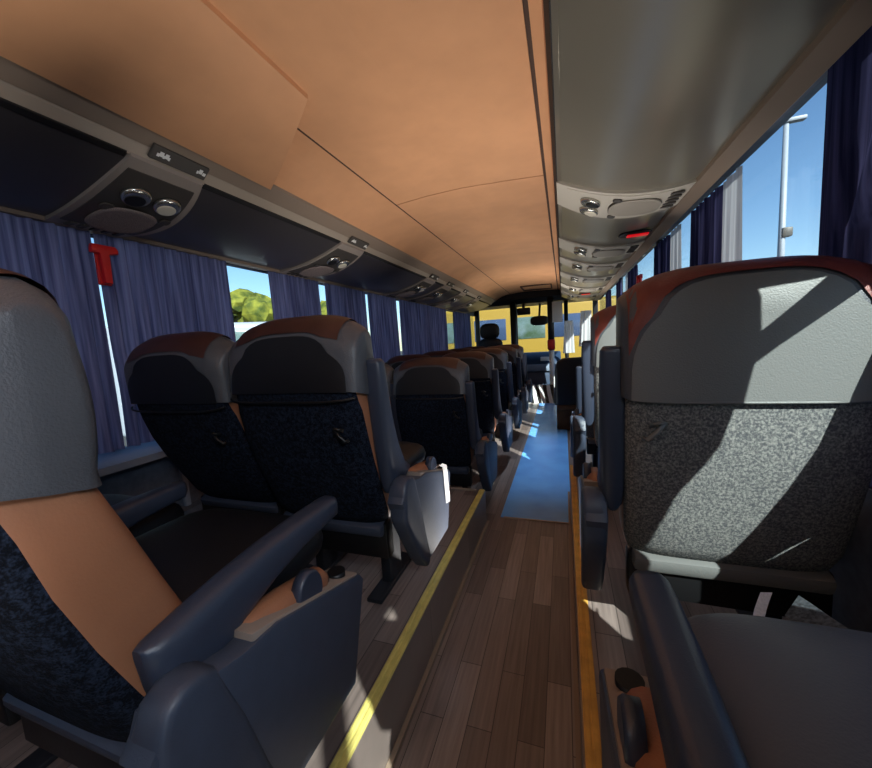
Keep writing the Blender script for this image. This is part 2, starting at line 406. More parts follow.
def service_panel(side, y0, y1, label, detail=True):
    t = empty('service_panel', on_panel(side, .5, (y0 + y1) / 2), 0, label, 'service panel', 'reading light and speaker panels under the lockers')
    off = -Vector(t.location); g = lambda v: Vector(v) + off
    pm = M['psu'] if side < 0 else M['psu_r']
    L = y1 - y0; bul = .05
    body = slab(side, y0, y1, 0, 1, -.012, .03, bulge=bul).build('panel', pm, t, g, autosm=40)
    slab(side, y0 + .018, y1 - .018, .08, .86, -.0145, .003, bulge=bul * .8).build('recess', M['psu_dark'] if side < 0 else pm, t, g, autosm=40)
    ym = (y0 + y1) / 2 + bul * .35
    def disc(w, y, rx, ry, name, m, dz, par, th=.008, e=2.0):
        p = on_panel(side, w, y, dz)
        x2, z2 = under(side, min(1, w + .05)); x1, z1 = under(side, max(0, w - .05)); sl = (z2 - z1) / (x2 - x1)
        mb = MB(); R_ = []
        for zz, f in ((0, 1), (-th * .7, .97), (-th, .85)):
            ring = []
            for k in range(28):
                a = 2 * pi * k / 28; ca, sa = cos(a), sin(a)
                qx = rx * f * math.copysign(abs(ca) ** (2 / e), ca); qy = ry * f * math.copysign(abs(sa) ** (2 / e), sa)
                ring.append((p.x + qx, p.y + qy, p.z + zz + qx * sl))
            R_.append(ring)
        return mb.rings(R_).build(name, m, par, g)
    disc(.62, ym, .105, L * .40, 'speaker_grille', M['grille'] if side < 0 else M['psu_r2'], -.016, t, .006, 2.6)
    for k, yy in enumerate((y0 + L * .30, y0 + L * .74)):
        b = disc(.27, yy + bul * .3, .042, .046, 'reading_light', M['chrome'], -.016, t, .016)
        disc(.285, yy + bul * .3, .028, .032, 'lens', M['black'] if k == 0 else M['lens'], -.031, b, .004)
    if detail:
        for k in (0, 1):
            disc(.47, y0 + L * (.1 + .82 * k) + bul * .5, .018, .02, 'call_button', M['psu_dark'], -.016, t, .005, 3)
        v = MB()
        for k in range(5):
            a = on_panel(side, .90, y0 + L * (.14 + .16 * k) + bul * .3, -.016); v.box(a, (.05, L * .08, .006), .002)
        v.build('air_vent', M['psu_dark'], t, g)
    if side < 0:      # row number plate on the rail above
        a = Vector((-1.218, ym - .0, EYE + .664)); sg_ = MB().box((0, 0, 0), (.05, L * .80, .012), .004).build('row_sign', M['psu_dark'], t, lambda v: Matrix.Rotation(radians(-40), 3, 'Y') @ Vector(v) + a + off)
        Rm = Matrix.Rotation(radians(-40), 3, 'Y')
        for seq in (((.08, .012), (.125, .018), (.17, .008), (.21, .016), (.25, .008)), ((.74, .008), (.79, .018), (.86, .016))):
            mk = MB()
            for k, (u, w_) in enumerate(seq): mk.box((.002 if k % 2 else -.003, (u - .45) * L * .85, -.0068), (.016 if k % 2 else .011, w_ * .7, .001))
            mk.build('sign_marks', M['white'], sg_, lambda v: Rm @ Vector(v) + a + off)
    return t

LPSU = [(-.35, -.10), (.84, 1.08), (1.99, 2.25), (3.45, 3.72), (4.02, 4.3), (4.75, 5.0), (5.6, 5.85)]
RPSU = [(.35, .62), (1.76, 2.03), (2.72, 3.0), (3.35, 3.62), (4.1, 4.4), (5.0, 5.3), (5.9, 6.2)]
llab = ['behind the camera', 'nearest left service panel above the red hammer, two lamps and round speaker', 'second service panel along the left lockers, above the open curtain gap',
        'third service panel along the left lockers', 'fourth service panel along the left lockers', 'fifth service panel along the left lockers', 'front most service panel on the left lockers']
rlab = ['', 'nearest right service panel with oval speaker, beside the red light slot', 'second service panel along the grey right lockers',
        'third service panel along the grey right lockers', 'fourth service panel along the grey right lockers', 'fifth service panel along the grey right lockers', 'front most service panel on the grey right lockers']
locklab = {-1: ['rear', 'charcoal left locker door nearest, above the first curtain', 'charcoal left locker door with warm reflection, after the nearest service panel',
                'third charcoal locker door on the left, between second and third panels', 'fourth charcoal locker door on the left, narrow', 'fifth charcoal locker door on the left, far along',
                'sixth charcoal locker door on the left', 'last charcoal locker door on the left before the front'],
           1: ['rear', 'large satin grey right locker door nearest the camera', 'second satin grey right locker door holding the red light slot', 'third satin grey right locker door, between two service panels',
               'fourth satin grey right locker door', 'fifth satin grey right locker door', 'sixth satin grey right locker door', 'last satin grey right locker door before the windscreen']}
for side, PS, lab in ((-1, LPSU, llab), (1, RPSU, rlab)):
    ys = [YB] + [v for p in PS for v in p] + [6.85]
    segs = [(ys[i], ys[i + 1]) for i in range(0, len(ys), 2)]
    for i, (a, b) in enumerate(segs):
        t = empty('overhead_locker', on_panel(side, .5, (a + b) / 2), 0,
                  locklab[side][i] if i else ('charcoal' if side < 0 else 'satin grey') + ' overhead locker door furthest back, beside the rear wall', 'overhead locker', 'overhead lockers')
        g = lambda v, o_=Vector(t.location): Vector(v) - o_
        slab(side, a + .004, b - .004, .0, 1, 0, .014, bulge=.0).build('door', M['locker'] if side < 0 else M['locker_lit'], t, g, autosm=60)
        x, z = under(side, .5)
        ins = MB().box((x + side * .04, (a + b) / 2, z + .12), (.44, b - a, .1)); ins.build('body', M['black'], t, g)
        slab(side, a + .01, b - .01, .0, .035, -.005, .006).build('lower_lip', M['seam_dark'] if side < 0 else M['locker_lit'], t, g)
    for i, (a, b) in enumerate(PS):
        if i == 0: l_ = ('left' if side < 0 else 'right') + ' service panel furthest back, behind the camera seats'
        else: l_ = lab[i]
        service_panel(side, a, b, l_, True)

# red light slot on the second right locker
def slot(y, w, label, big=1.):
    p = on_panel(1, w, y); t = empty('red_light', p, 0, label, 'light', 'red lights under the right lockers')
    MB().ell((0, 0, -.006), (.085 * big, .06 * big, .010), 3, 28, 6).build('recess', M['black'], t)
    MB().box((.012, -.012, -.018), (.11 * big, .045 * big, .008), .003).build('red_lens', M['red_lit'], t)
slot(2.45, .80, 'red light strip in a dark oval recess under the nearer right locker')
slot(5.6, .6, 'red light strip under the far right locker near the front')

# ------------------------------------------------------------------ seats
def mk_seat(name, side, rec, recl_arm, console, mats, rear_detail=True, knob=True, belt=False, hd=1.0):
    """local frame: x across (aisle side = +side), y forward, origin on the floor under the hinge"""
    root = empty(name)
    th = radians(rec); PZ = .36
    fx = lambda v: Vector((v[0] * side, v[1], v[2]))
    def B(v):                                                   # backrest frame (x, t forward, s up) -> local
        x, t, s = v
        return Vector((x * side, t * cos(th) - s * sin(th), PZ + s * cos(th) + t * sin(th)))
    # lower backrest, split by angle
    ST = [(-.06, .205, .045, .015), (-.045, .222, .066, .015), (0, .232, .078, .014), (.1, .236, .082, .012), (.2, .238, .082, .010), (.3, .240, .080, .012), (.38, .238, .072, .018), (.41, .232, .066, .018), (.47, .224, .052, .020)]
    def ring_pt(st, ph, out=0.):
        s, a, b, c = st; ca, sa = cos(ph), sin(ph); e = 4.2
        return ((a + out) * math.copysign(abs(ca) ** (2 / e), ca), c + (b + out) * math.copysign(abs(sa) ** (2 / e), sa), s)
    def strip(p0, p1, nphi, out=0., bulge=0.):
        mb = MB(); G = []
        for i in range(nphi + 1):
            u = i / nphi; ph = p0 + (p1 - p0) * u; o_ = out + bulge * sin(pi * u) ** .6 if bulge else out
            G.append([ring_pt(st, ph, o_) for st in ST])
        return mb.grid(G)
    sp = .25                                                    # angle (from +x) where fabric meets bolster
    back = strip(pi + .19, 2 * pi - .19, 40).build('backrest', mats['fabric'], root, B)
    for sg in (0, 1):
        pa, pb = (-.20, .95) if sg == 0 else (pi - .95, pi + .20)
        strip(pa, pb, 14, .0, .002).build('side_bolster', M['orange'], root, B)
    strip(.93, pi - .93, 14).build('backrest_front', M['leather_black'], root, B)
    MB().box((0, -.045, -.068), (.42, .05, .045), .012).build('bottom_trim', mats['trim'], root, B, autosm=40)
    # headrest : profile swept across x ; u 0..1 back seam -> top -> front seam
    A = .247; A2 = mats.get('pw', .214); pe = mats.get('pe', 4.2)
    def prof(u):
        if u < .40: q = u / .40; return (-.058 + .008 * q, .40 + .185 * q)
        if u < .62:
            q = (u - .40) / .22; an = pi - pi * q
            return (.022 + .072 * cos(an), .585 + .068 * sin(an) ** .8)
        q = (u - .62) / .38; return (.094 + .012 * sin(pi * q) - .006 * q, .585 - .185 * q)
    def H(x, u, out=0.):
        t, s = prof(u); r = min(1, abs(x) / A); w = max(0, 1 - r ** 6) ** (1 / 6.) if r < .9999 else 0
        t0 = .02; tt = t0 + (t - t0) * w + (out if t > t0 else -out)
        sl = mats['slant'] * (.09 - t0 - (t - t0) * w) * max(0, 1 - (s - .40) / .18)
        ss = mats['seam'] + sl + (s - .40) * (1 - .20 * r ** 3.5) * hd + (out if .4 <= u <= .62 else 0)
        return (x, tt + mats['bend'] * max(0, ss - .40), ss)
    NX = 26
    xs = [A * sin(pi / 2 * (2 * i / NX - 1)) for i in range(NX + 1)]
    def ub(x):                                                   # top edge of the back panel
        r = min(1, abs(x) / A2); return max(.02, mats.get('um', .43) * max(0, 1 - r ** pe) ** (1 / pe))
    xp = [A2 * sin(pi / 2 * (2 * i / NX - 1)) for i in range(NX + 1)]
    G = [[H(x, ub(x) * j / 10, .005) for j in range(11)] for x in xp]
    MB().grid(G).build('headrest_back', mats['hback'], root, B)
    G = [[H(x, j / 40) for j in range(41)] for x in xs]
    MB().grid(G).build('headrest', M['leather'], root, B)
    xc = mats.get('xc', .19)
    cap0 = mats.get('cap0', .43)
    xq = [xc * (2 * i / 20 - 1) for i in range(21)]
    G = [[H(x, (max(ub(x * .96) + .012, cap0)) + (.72 - max(ub(x * .96) + .012, cap0)) * j / 16, .0035) for j in range(17)] for x in xq]
    MB().grid(G).build('headrest_cap', mats['cap'], root, B)
    # seam piping
    MB().tube([B(ring_pt((mats['seam'] + mats['slant'] * .14 * .8 - .002, .240, .079, .017), pi + .35 + (pi - .7) * i / 20)) for i in range(21)], .0035, 6).build('piping', M['black'] if mats.get('dark', 1) else M['leather_panel'], root)
    # coat hook on the aisle side
    if rear_detail:
        hk = [(.165, -.075, .355), (.18, -.085, .335), (.197, -.088, .318), (.205, -.078, .318)]
        mb = MB().tube([B(p) for p in hk], .006, 8); mb.tube([B((.16, -.07, .35)), B((.175, -.085, .36)), B((.19, -.07, .345))], .005, 8)
        mb.build('coat_hook', M['black'] if mats.get('dark', 1) else M['leather_panel'], root)
    # cushion
    MB().ell((0, .20, .432), (.238, .218, .055), 5, 40, 14, 3).build('seat_cushion', mats['cushion'], root, fx)
    MB().box((0, .17, .35), (.43, .36, .06), .015).build('seat_pan', M['metal'], root, fx, autosm=40)
    sides = (1,) if not console else (1,)
    MB().tube([(.276, .06, .428), (.278, .075, .432), (.28, .16, .42), (.28, .26, .402), (.278, .28, .39)], [.02, .031, .034, .031, .02], 14).build('cushion_bolster', M['orange'], root, fx)
    # legs
    for lx in (-.15, .15):
        MB().box((lx, .12, .17), (.04, .10, .34), .008).box((lx, .12, .008), (.06, .30, .016), .004).build('leg', M['metal'], root, fx, autosm=40)
    MB().tube([(-.2, .12, .3), (.2, .12, .3)], .018).build('cross_bar', M['metal'], root, fx)
    MB().box((0, .0, .235), (.44, .05, .13), .01).build('rear_beam', M['black'], root, fx, autosm=40)
    # armrest on the aisle side
    ax = .262
    prof_a = [(-.066, .05, .014), (-.061, .052, .04), (-.05, .055, .062), (-.032, .058, .078), (.0, .048, .060), (.07, .028, .046), (.15, .012, .036), (.23, .004, .029), (.30, .0, .025), (.35, .0, .023), (.362, .002, .017)]
    R_ = []
    for (l, drop, hh) in prof_a:
        top = .0 - (.0 if l > 0 else .012); wv = .03 * (1 - max(0, (-.03 - l) / .036) ** 3 * .7) if l < .32 else (.028 if l < .36 else .021); ctr = -hh + .012 * sin(pi * (l + .06) / .42)
        R_.append([(ax + wv * math.copysign(abs(cos(a)) ** .55, cos(a)), l, ctr + hh * math.copysign(abs(sin(a)) ** .6, sin(a))) for a in [2 * pi * k / 18 for k in range(18)]])
    amb = MB().rings(R_)
    ca = radians(recl_arm)
    def AF(v):
        x, y, z = v; y0, z0 = -.03, .476; z = z + .05
        return Vector((x * side, y0 + (y + .03) * cos(ca) - z * sin(ca), z0 + (y + .03) * sin(ca) + z * cos(ca)))
    amb.build('armrest', M['arm'], root, AF)
    if console:
        P_ = [(-.10, .44), (-.09, .465), (-.03, .465), (.03, .45), (.10, .445), (.355, .365), (.37, .345), (.30, .13), (.08, .13), (.03, .17), (-.05, .28), (-.115, .42)]
        MB().prism(P_, 'X', .276, .332, .008).build('side_console', M['plastic'], root, fx, autosm=35)
        T_ = [(.05, .462), (.10, .449), (.352, .369), (.352, .36), (.09, .41), (.05, .43)]
        MB().prism(T_, 'X', .245, .326, .004).build('console_top', M['plastic_tan'], root, fx, autosm=35)
        mb = MB(); mb.tube([(.294, .315, .372), (.294, .315, .393)], .02, 16).build('console_cup', M['black'], root, fx)
        # rounded rear shield plate
        E = []
        for i in range(13):
            a = -pi / 2 + pi * i / 12; E.append((-.075 + 0 * a, a))
        Sh = [(-.108, .37), (-.102, .44), (-.088, .472), (-.065, .484), (-.035, .482), (-.015, .468), (.0, .42), (.02, .36), (.05, .24), (.075, .16), (.07, .125), (.045, .12), (-.0, .175), (-.06, .275), (-.10, .345)]
        MB().prism(Sh, 'X', .278, .338, .014, 3).build('arm_pivot_cover', M['plastic'], root, fx, autosm=50)
        if knob:
            k = MB(); R_ = []
            for xx, r in ((.298, .044), (.316, .044), (.321, .04)):
                R_.append([(xx, .20 + r * .8 * cos(a) , .425 + r * 1.0 * sin(a)) for a in [2 * pi * j / 24 for j in range(24)]])
            k.rings(R_).build('recline_knob', M['arm'], root, fx)
    if belt:
        mb = MB()
        G = []
        for (y, z) in [(.20, .425), (.25, .422), (.268, .41), (.275, .375), (.28, .325), (.285, .28), (.285, .25)]:
            G.append([(.324 + .012 * (y > .25), y - .012, z), (.334 + .012 * (y > .25), y + .014, z)])
        mb.grid(G).build('belt_strap', M['belt'], root, fx)
    return root

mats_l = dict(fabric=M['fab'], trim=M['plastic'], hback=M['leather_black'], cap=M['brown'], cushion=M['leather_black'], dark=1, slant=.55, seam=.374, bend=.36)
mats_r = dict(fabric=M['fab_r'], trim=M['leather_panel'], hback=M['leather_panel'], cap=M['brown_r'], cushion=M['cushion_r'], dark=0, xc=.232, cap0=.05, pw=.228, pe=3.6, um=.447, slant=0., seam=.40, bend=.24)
cache = {}
def place(kind, x, y, z, label, group='reclining coach seats', **kw):
    key = (kind, tuple(sorted(kw.items())))
    if key in cache: o = copy_tree(cache[key])
    else:
        side = -1 if kind.startswith('right') else 1
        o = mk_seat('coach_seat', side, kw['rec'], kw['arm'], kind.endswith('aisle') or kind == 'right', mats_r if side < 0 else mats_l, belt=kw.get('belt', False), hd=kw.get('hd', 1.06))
        cache[key] = o
    o.location = (x, y, z); tag(o, label, 'seat', group); return o

XA, XW, XRS = -.80, -1.305, .375
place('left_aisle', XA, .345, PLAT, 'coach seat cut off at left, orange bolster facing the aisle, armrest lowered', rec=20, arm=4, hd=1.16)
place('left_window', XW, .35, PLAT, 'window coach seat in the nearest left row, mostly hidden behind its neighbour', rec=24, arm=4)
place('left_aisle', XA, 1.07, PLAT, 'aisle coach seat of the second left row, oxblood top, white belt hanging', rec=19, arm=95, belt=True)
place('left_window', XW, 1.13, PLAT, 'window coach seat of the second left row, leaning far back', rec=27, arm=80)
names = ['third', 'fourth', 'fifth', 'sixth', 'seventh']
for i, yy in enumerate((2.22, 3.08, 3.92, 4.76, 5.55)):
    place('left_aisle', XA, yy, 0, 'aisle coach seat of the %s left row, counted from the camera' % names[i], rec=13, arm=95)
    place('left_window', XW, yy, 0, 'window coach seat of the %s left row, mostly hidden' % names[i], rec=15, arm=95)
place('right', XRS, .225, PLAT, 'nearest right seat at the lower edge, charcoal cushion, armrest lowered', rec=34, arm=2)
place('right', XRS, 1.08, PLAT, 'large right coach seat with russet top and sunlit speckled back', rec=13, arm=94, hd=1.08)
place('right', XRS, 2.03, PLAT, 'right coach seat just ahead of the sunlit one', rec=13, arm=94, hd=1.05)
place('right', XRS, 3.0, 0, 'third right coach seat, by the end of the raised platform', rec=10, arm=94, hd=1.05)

# ------------------------------------------------------------------ curtains
def curtain(X, ya, yb, z0, z1, label, m, amp=.018, waves=None, side=1, tie=None, taper=0., group='window curtains', diag=None, thick=True):
    n_ = max(10, int((yb - ya) / .008)); waves = waves or max(2, int((yb - ya) / .055)); nz = 14
    ph = random.random() * 6; mb = MB(); G = []
    for j in range(nz + 1):
        q = j / nz; row = []
        for i in range(n_ + 1):
            u = i / n_
            y = ya + (yb - ya) * u
            if tie:
                zt, f, cy = tie                                   # gathered around cy at height zt
                z_ = z1 + (z0 - z1) * q
                k = math.exp(-((z_ - zt) / .16) ** 2) * (1 - f) if z_ > zt else (1 - f) * max(.35, math.exp(-((z_ - zt) / .30) ** 2))
                y = y + (cy - y) * k
            y += taper * (u - .5) * q
            a = amp * (.55 + .45 * q)
            x = X + a * sin(2 * pi * waves * u + ph + .5 * sin(3 * q + ph)) + a * .45 * sin(2 * pi * waves * 1.7 * u + 1.3)
            zb = z0 if not diag else diag(y)
            row.append((x, y, z1 + (zb - z1) * q))
        G.append(row)
    c0 = Vector((X, (ya + yb) / 2, z1))
    o = mb.grid(G).build('curtain', m, None, lambda v: Vector(v) - c0, recalc=False); o.location = c0
    tag(o, label, 'curtain', group); return o
CXL = -1.765
zt = EYE + .535
yL = lambda px, py: atX(px, py, CXL).y
LC = [(-.9, -.1, 'blue curtain furthest back on the left, behind the first seat', None),
      (.05, .985, 'blue curtain at the left edge, behind the first headrest', None),
      (.985, yL(228, 265), 'broad blue curtain right of the red hammer, pinched low', None),
      (yL(265, 270), yL(318, 283), 'blue curtain right of the open window with green trees', None),
      (yL(324, 285), yL(365, 293), 'blue curtain right of the narrow bright slit', None),
      (yL(367, 295), yL(396, 302), 'blue curtain above the third row, fifth from the left', None),
      (yL(398, 303), yL(446, 312), 'blue curtain in front of the bright far slit', None),
      (yL(454, 313), 7.3, 'last blue curtain on the left, nearest the driver', None)]
for i, (a, b, l, t) in enumerate(LC):
    kw = {}
    if i == 1: kw = {}
    if i == 2: kw = dict(tie=(EYE - .14, .96, 1.22))
    curtain(CXL, a + .01, b - .005, SL + .02, zt, l, M['curtain'], amp=.017, **kw)
CXR = .60
yR = lambda px, py: atX(px, py, CXR).y
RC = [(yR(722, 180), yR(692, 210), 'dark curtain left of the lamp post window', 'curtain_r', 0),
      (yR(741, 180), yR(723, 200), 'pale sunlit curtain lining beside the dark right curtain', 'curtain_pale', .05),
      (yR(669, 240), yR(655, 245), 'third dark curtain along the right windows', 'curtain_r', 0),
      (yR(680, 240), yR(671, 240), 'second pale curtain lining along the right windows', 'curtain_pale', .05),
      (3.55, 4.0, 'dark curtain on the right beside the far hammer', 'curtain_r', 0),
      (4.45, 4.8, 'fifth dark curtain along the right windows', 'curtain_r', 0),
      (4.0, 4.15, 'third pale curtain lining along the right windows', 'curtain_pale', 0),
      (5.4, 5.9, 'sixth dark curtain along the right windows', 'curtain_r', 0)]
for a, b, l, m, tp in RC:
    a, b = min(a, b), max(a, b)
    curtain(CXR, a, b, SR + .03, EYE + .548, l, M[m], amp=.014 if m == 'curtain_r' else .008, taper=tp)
# the two curtains of the nearest right bay: edges and band shaped to cut the sun on the seat
def pw(T, z):
    T = sorted(T)
    if z <= T[0][0]: return T[0][1]
    for (a, p), (b, q) in zip(T[:-1], T[1:]):
        if z <= b: return p + (q - p) * (z - a) / (b - a)
    return T[-1][1]
def swept(lo, hi, z0, z1, label, waves):
    G = []; X = .62; c0 = Vector((X, .7, EYE + z1))
    for j in range(61):
        z = z0 + (z1 - z0) * j / 60; a, b = lo(z), hi(z); row = []
        for i in range(61):
            u = i / 60; row.append((X + .012 * sin(2 * pi * waves * u) * min(1, 8 * u, 8 * (1 - u)), a + (b - a) * u, EYE + z))
        G.append(row)
    o = MB().grid(G).build('curtain', M['curtain_r'], None, lambda v: Vector(v) - c0, recalc=False); o.location = c0
    return tag(o, label, 'curtain', 'window curtains')
eP = [(.61, .60), (.40, .60), (.364, .636), (.217, .81), (.2, .85), (.126, .866), (.012, .866), (-.04, .82), (-.227, .732), (-.30, .69)]  # unseen rear edge, shaped to outline the lit patch
eQ = [(.54, .65), (.25, .645), (.2, .624), (.08, .575), (.05, .515), (-.03, .505), (-.30, .52)]
cP = swept(lambda z: pw(eP, z), lambda z: 1.235 - .0 * (.5 - z) + (.30 * min(1, (.08 - z) / .15) if z < .08 else 0), -.37, .61, 'dark curtain at the right edge beside the sunlit seat', 4)  # unseen lower flare added to keep sun off the aisle
swept(lambda z: -.45, lambda z: pw(eQ, z), -.37, .61, 'added unseen dark curtain cutting the sun, behind the right edge curtain', 9)  # added out of view; its edge bounds the sun patch
c0 = cP.location.copy()
MB().grid([[(.606, .60, EYE + .262), (.606, .60, EYE + .205)], [(.604, .70, EYE + .238), (.604, .70, EYE + .178)], [(.604, .90, EYE + .20), (.604, .90, EYE + .115)]]).build('sun_cut_band', M['curtain_r'], cP, lambda v: Vector(v) - c0)  # added unseen strap, throws the diagonal shade stripe on the seat
# red emergency hammers
def hammer(p, label, sc=1., rz=0):
    t = empty('emergency_hammer', p, rz, label, 'emergency hammer', 'emergency hammers on the window pillars')
    mb = MB().prism([(-.05, .0), (-.045, .02), (.045, .02), (.055, .005), (.055, -.012), (.018, -.02), (.014, -.15), (-.016, -.15), (-.02, -.02), (-.05, -.018)], 'X', -.014, .014, .006)
    mb.build('hammer', M['red'], t, lambda v: Vector(v) * sc, autosm=40)
    MB().box((-.022, 0, -.07), (.012, .05, .17), .004).build('holder', M['red'], t, lambda v: Vector(v) * sc, autosm=40)
hp_ = atX(103, 250, -1.72)
hammer(hp_, 'red emergency hammer hanging between the two left curtains', .88)
hammer(atX(640, 277, .60), 'small red emergency hammer by the right windows, beyond the big seat', .9)

# ------------------------------------------------------------------ front of the coach
def top(o, label, cat, group=None): return tag(o, label, cat, group)
# header over the windscreen, dark
struct(MB().prism([(6.9, ZC + .02), (6.9, EYE + .70), (7.05, EYE + .62), (7.5, EYE + .60), (8.2, EYE + .66), (8.2, ZC + .2)], 'X', XL, XR, .01), 'trim_40', M['black'])
struct(MB().box(((XL + XR) / 2, YF, -.3), (XR - XL + .2, .08, 1.7)), 'wall_front', M['black'])
struct(MB().box(((XL + XR) / 2, YF, EYE + .1), (XR - XL, .008, 1.3)), 'window_30', M['glass_f'])
for i, x in enumerate((XL + .05, -.98, XR - .05)): struct(MB().box((x, YF - .03, EYE + .1), (.10 if i != 1 else .11, .08, 1.3), .02), 'trim_%d' % (41 + i), M['black'])

t = empty('grab_pole', (-.87, 7.0, -.3), 0, 'black floor to ceiling pole left of the front windscreen', 'pole')
MB().tube([(0, 0, 0), (0, 0, EYE + .95)], .055, 14).build('pole', M['black'], t)
MB().tube([(0, 0, 0), (0, 0, .03)], .08, 14).build('base', M['black'], t)
t = empty('grab_pole', (-.20, 6.9, -.37), 0, 'pole by the front door, dark above and white below, red button', 'pole')
MB().tube([(0, 0, .95 + .27), (0, 0, EYE + 1.04)], .055, 14).build('upper_pole', M['black'], t)
MB().tube([(0, 0, 0), (0, 0, .95 + .27)], .045, 14).build('lower_pole', M['white'], t)
MB().box((0, -.06, 1.32), (.13, .05, .18), .02).build('stop_button', M['red'], t, autosm=40)
t = empty('grab_pole', (.06, 7.2, -.37), 0, 'thin dark door frame pole right of the white notice', 'pole')
MB().tube([(0, 0, 0), (0, 0, EYE + 1.03)], .035, 12).build('pole', M['black'], t)
nt_ = MB().box((0, 0, 0), (.17, .006, .36), .002).build('notice_sheet', M['paper'], None); nt_.location = (-.085, 6.85, EYE + .41)
top(nt_, 'pale blank notice sheet hanging beside the front pole', 'notice')
# driver seat
t = empty('driver_seat', (-1.22, 6.55, -.37), 0, 'black driver seat with headrest at the left front', 'seat')
MB().ell((0, .2, .55), (.26, .26, .08), 5, 28, 10, 3).build('seat_cushion', M['leather_black'], t)
MB().ell((0, -.08, .95), (.27, .09, .42), 3.5, 28, 14, 3).build('backrest', M['leather_black'], t)
MB().ell((0, -.08, 1.62), (.17, .07, .14), 4, 24, 12, 3).build('headrest', M['leather_black'], t)
MB().ell((0, -.07, 1.36), (.22, .07, .14), 3, 24, 12, 3).build('shoulder_pad', M['leather_black'], t)
MB().tube([(0, .1, 0), (0, .1, .48)], .09, 14).build('pedestal', M['metal'], t)
# dashboard with wheel
t = empty('dashboard', (-.6, 7.75, -.37), 0, 'dark navy dashboard across the front under the windscreen', 'dashboard')
MB().prism([(-.25, 0), (-.25, .85), (-.15, 1.02), (.1, 1.14), (.38, 1.15), (.38, 0)], 'X', -1.15, .55, .03).build('body', M['dash'], t, autosm=40)
MB().box((.15, -.27, .86), (.75, .05, .14), .02).build('switch_panel', M['ledge'], t, autosm=40)
MB().box((.25, -.22, 1.03), (.16, .06, .08), .01).build('display', M['white'], t, autosm=40)
cc = [(-.62 + .24 * cos(2 * pi * k / 24), -.42 + .12 * sin(2 * pi * k / 24), 1.14 + .20 * sin(2 * pi * k / 24)) for k in range(25)]
sw = MB().tube(cc, .018, 8, False); sw.tube([(-.84, -.42, 1.14), (-.4, -.42, 1.14)], .014); sw.tube([(-.62, -.42, 1.14), (-.62, -.25, .98)], .025)
sw.build('steering_wheel', M['black'], t)
# striped cover at the end of the aisle
t = empty('striped_cover', (-.42, 6.5, -.37), 0, 'black cover with curved white stripes at the front end of the aisle', 'cover')
def cov(x, q): return (x, -.10 + .30 * (1 - q) ** 1.5 - .10 * q, .62 * (1 - q))
G = [[cov(-.42 + .66 * i / 12 , j / 10) for j in range(11)] for i in range(13)]
MB().grid(G).build('cloth', M['black'], t)
for k in range(5):
    G = []
    for j in range(13):
        q = j / 12; x0 = -.38 + .125 * k + .15 * q ** 1.3; y_ = cov(0, q)[1] - .012; z_ = cov(0, q)[2] + .005; w_ = .03 + .012 * q
        G.append([(x0, y_, z_), (x0 + w_, y_ - .006, z_), (x0 + 2 * w_, y_, z_)])
    MB().grid(G).build('stripe', M['white'], t)
# guide seat / partition on the right of the aisle
t = empty('guide_seat', (.05, 4.45, 0), 0, 'black padded folding seat back at the right of the aisle, far ahead', 'seat')
MB().prism([(-.155, .30), (-.15, .70), (-.125, .80), (-.06, .84), (.14, .845), (.16, .80), (.16, .30)], 'Y', -.06, .05, .02, 3).build('backrest', M['leather_black'], t, autosm=50)
MB().ell((0, .22, .42), (.16, .22, .06), 5, 24, 10, 3).build('seat_cushion', M['leather_black'], t)
MB().box((0, .12, .12), (.28, .28, .24), .02).build('base', M['bark'], t, autosm=40)
MB().box((0, -.01, .27), (.27, .09, .06), .01).build('bottom_trim', M['bark'], t, autosm=40)
# mirror and monitor behind the windscreen
t = empty('interior_mirror', (-.42, 7.3, EYE + .36), 0, 'dark rear view mirror hanging in the middle of the windscreen', 'mirror')
MB().ell((0, 0, -.06), (.17, .05, .09), 3, 24, 10).build('housing', M['black'], t)
MB().tube([(0, 0, 0), (.02, .05, .28)], .02).build('stem', M['black'], t)
t = empty('monitor', (-.68, 7.05, EYE + .54), 0, 'small black monitor under the header left of the mirror', 'monitor')
MB().box((0, 0, -.06), (.24, .07, .13), .015).build('housing', M['black'], t, autosm=40)
MB().box((0, .0, .04), (.05, .04, .10), .005).build('bracket', M['black'], t, autosm=40)
# sunlit curtains by the front door
for (xa, xb, y, z0_, z1_, l) in ((.03, .17, 6.8, -.32, .24, 'white sunlit curtain right of the notice, near the front door'), (.27, .43, 6.3, -.20, .36, 'second white sunlit curtain at the front door window')):
    o = curtain(0, -.5 * (xb - xa), .5 * (xb - xa), EYE + z0_, EYE + z1_, l, M['front_pale'], amp=.012, waves=3, group='pale curtains at the front door', taper=.06)
    o.location = ((xa + xb) / 2, y, EYE + z1_); o.rotation_euler = (0, radians(4), radians(-78))
# loose belts by the right seats
mb = MB(); G = []
for (px, py, Y) in ((767, 593, .80), (764, 601, .79), (761, 610, .77), (757, 628, .74)):
    v = atY(px, py, Y); G.append([(v.x - .010, v.y, v.z), (v.x + .010, v.y + .004, v.z)])
o = mb.grid(G).build('belt_tongue', M['belt'], None); top(o, 'pale belt tongue sticking up under the sunlit right seat', 'seat belt', 'loose seat belts')
G = []
for (px, py, Y) in ((792, 606, .80), (806, 616, .77), (822, 628, .74), (846, 645, .70), (866, 664, .66)):
    v = atY(px, py, Y); G.append([(v.x - .018, v.y - .016, v.z - .01), (v.x + .018, v.y + .018, v.z + .012)])
o = MB().grid(G).build('belt_webbing', M['belt_dark'], None); top(o, 'grey speckled belt webbing lying behind the right cushion', 'seat belt', 'loose seat belts')

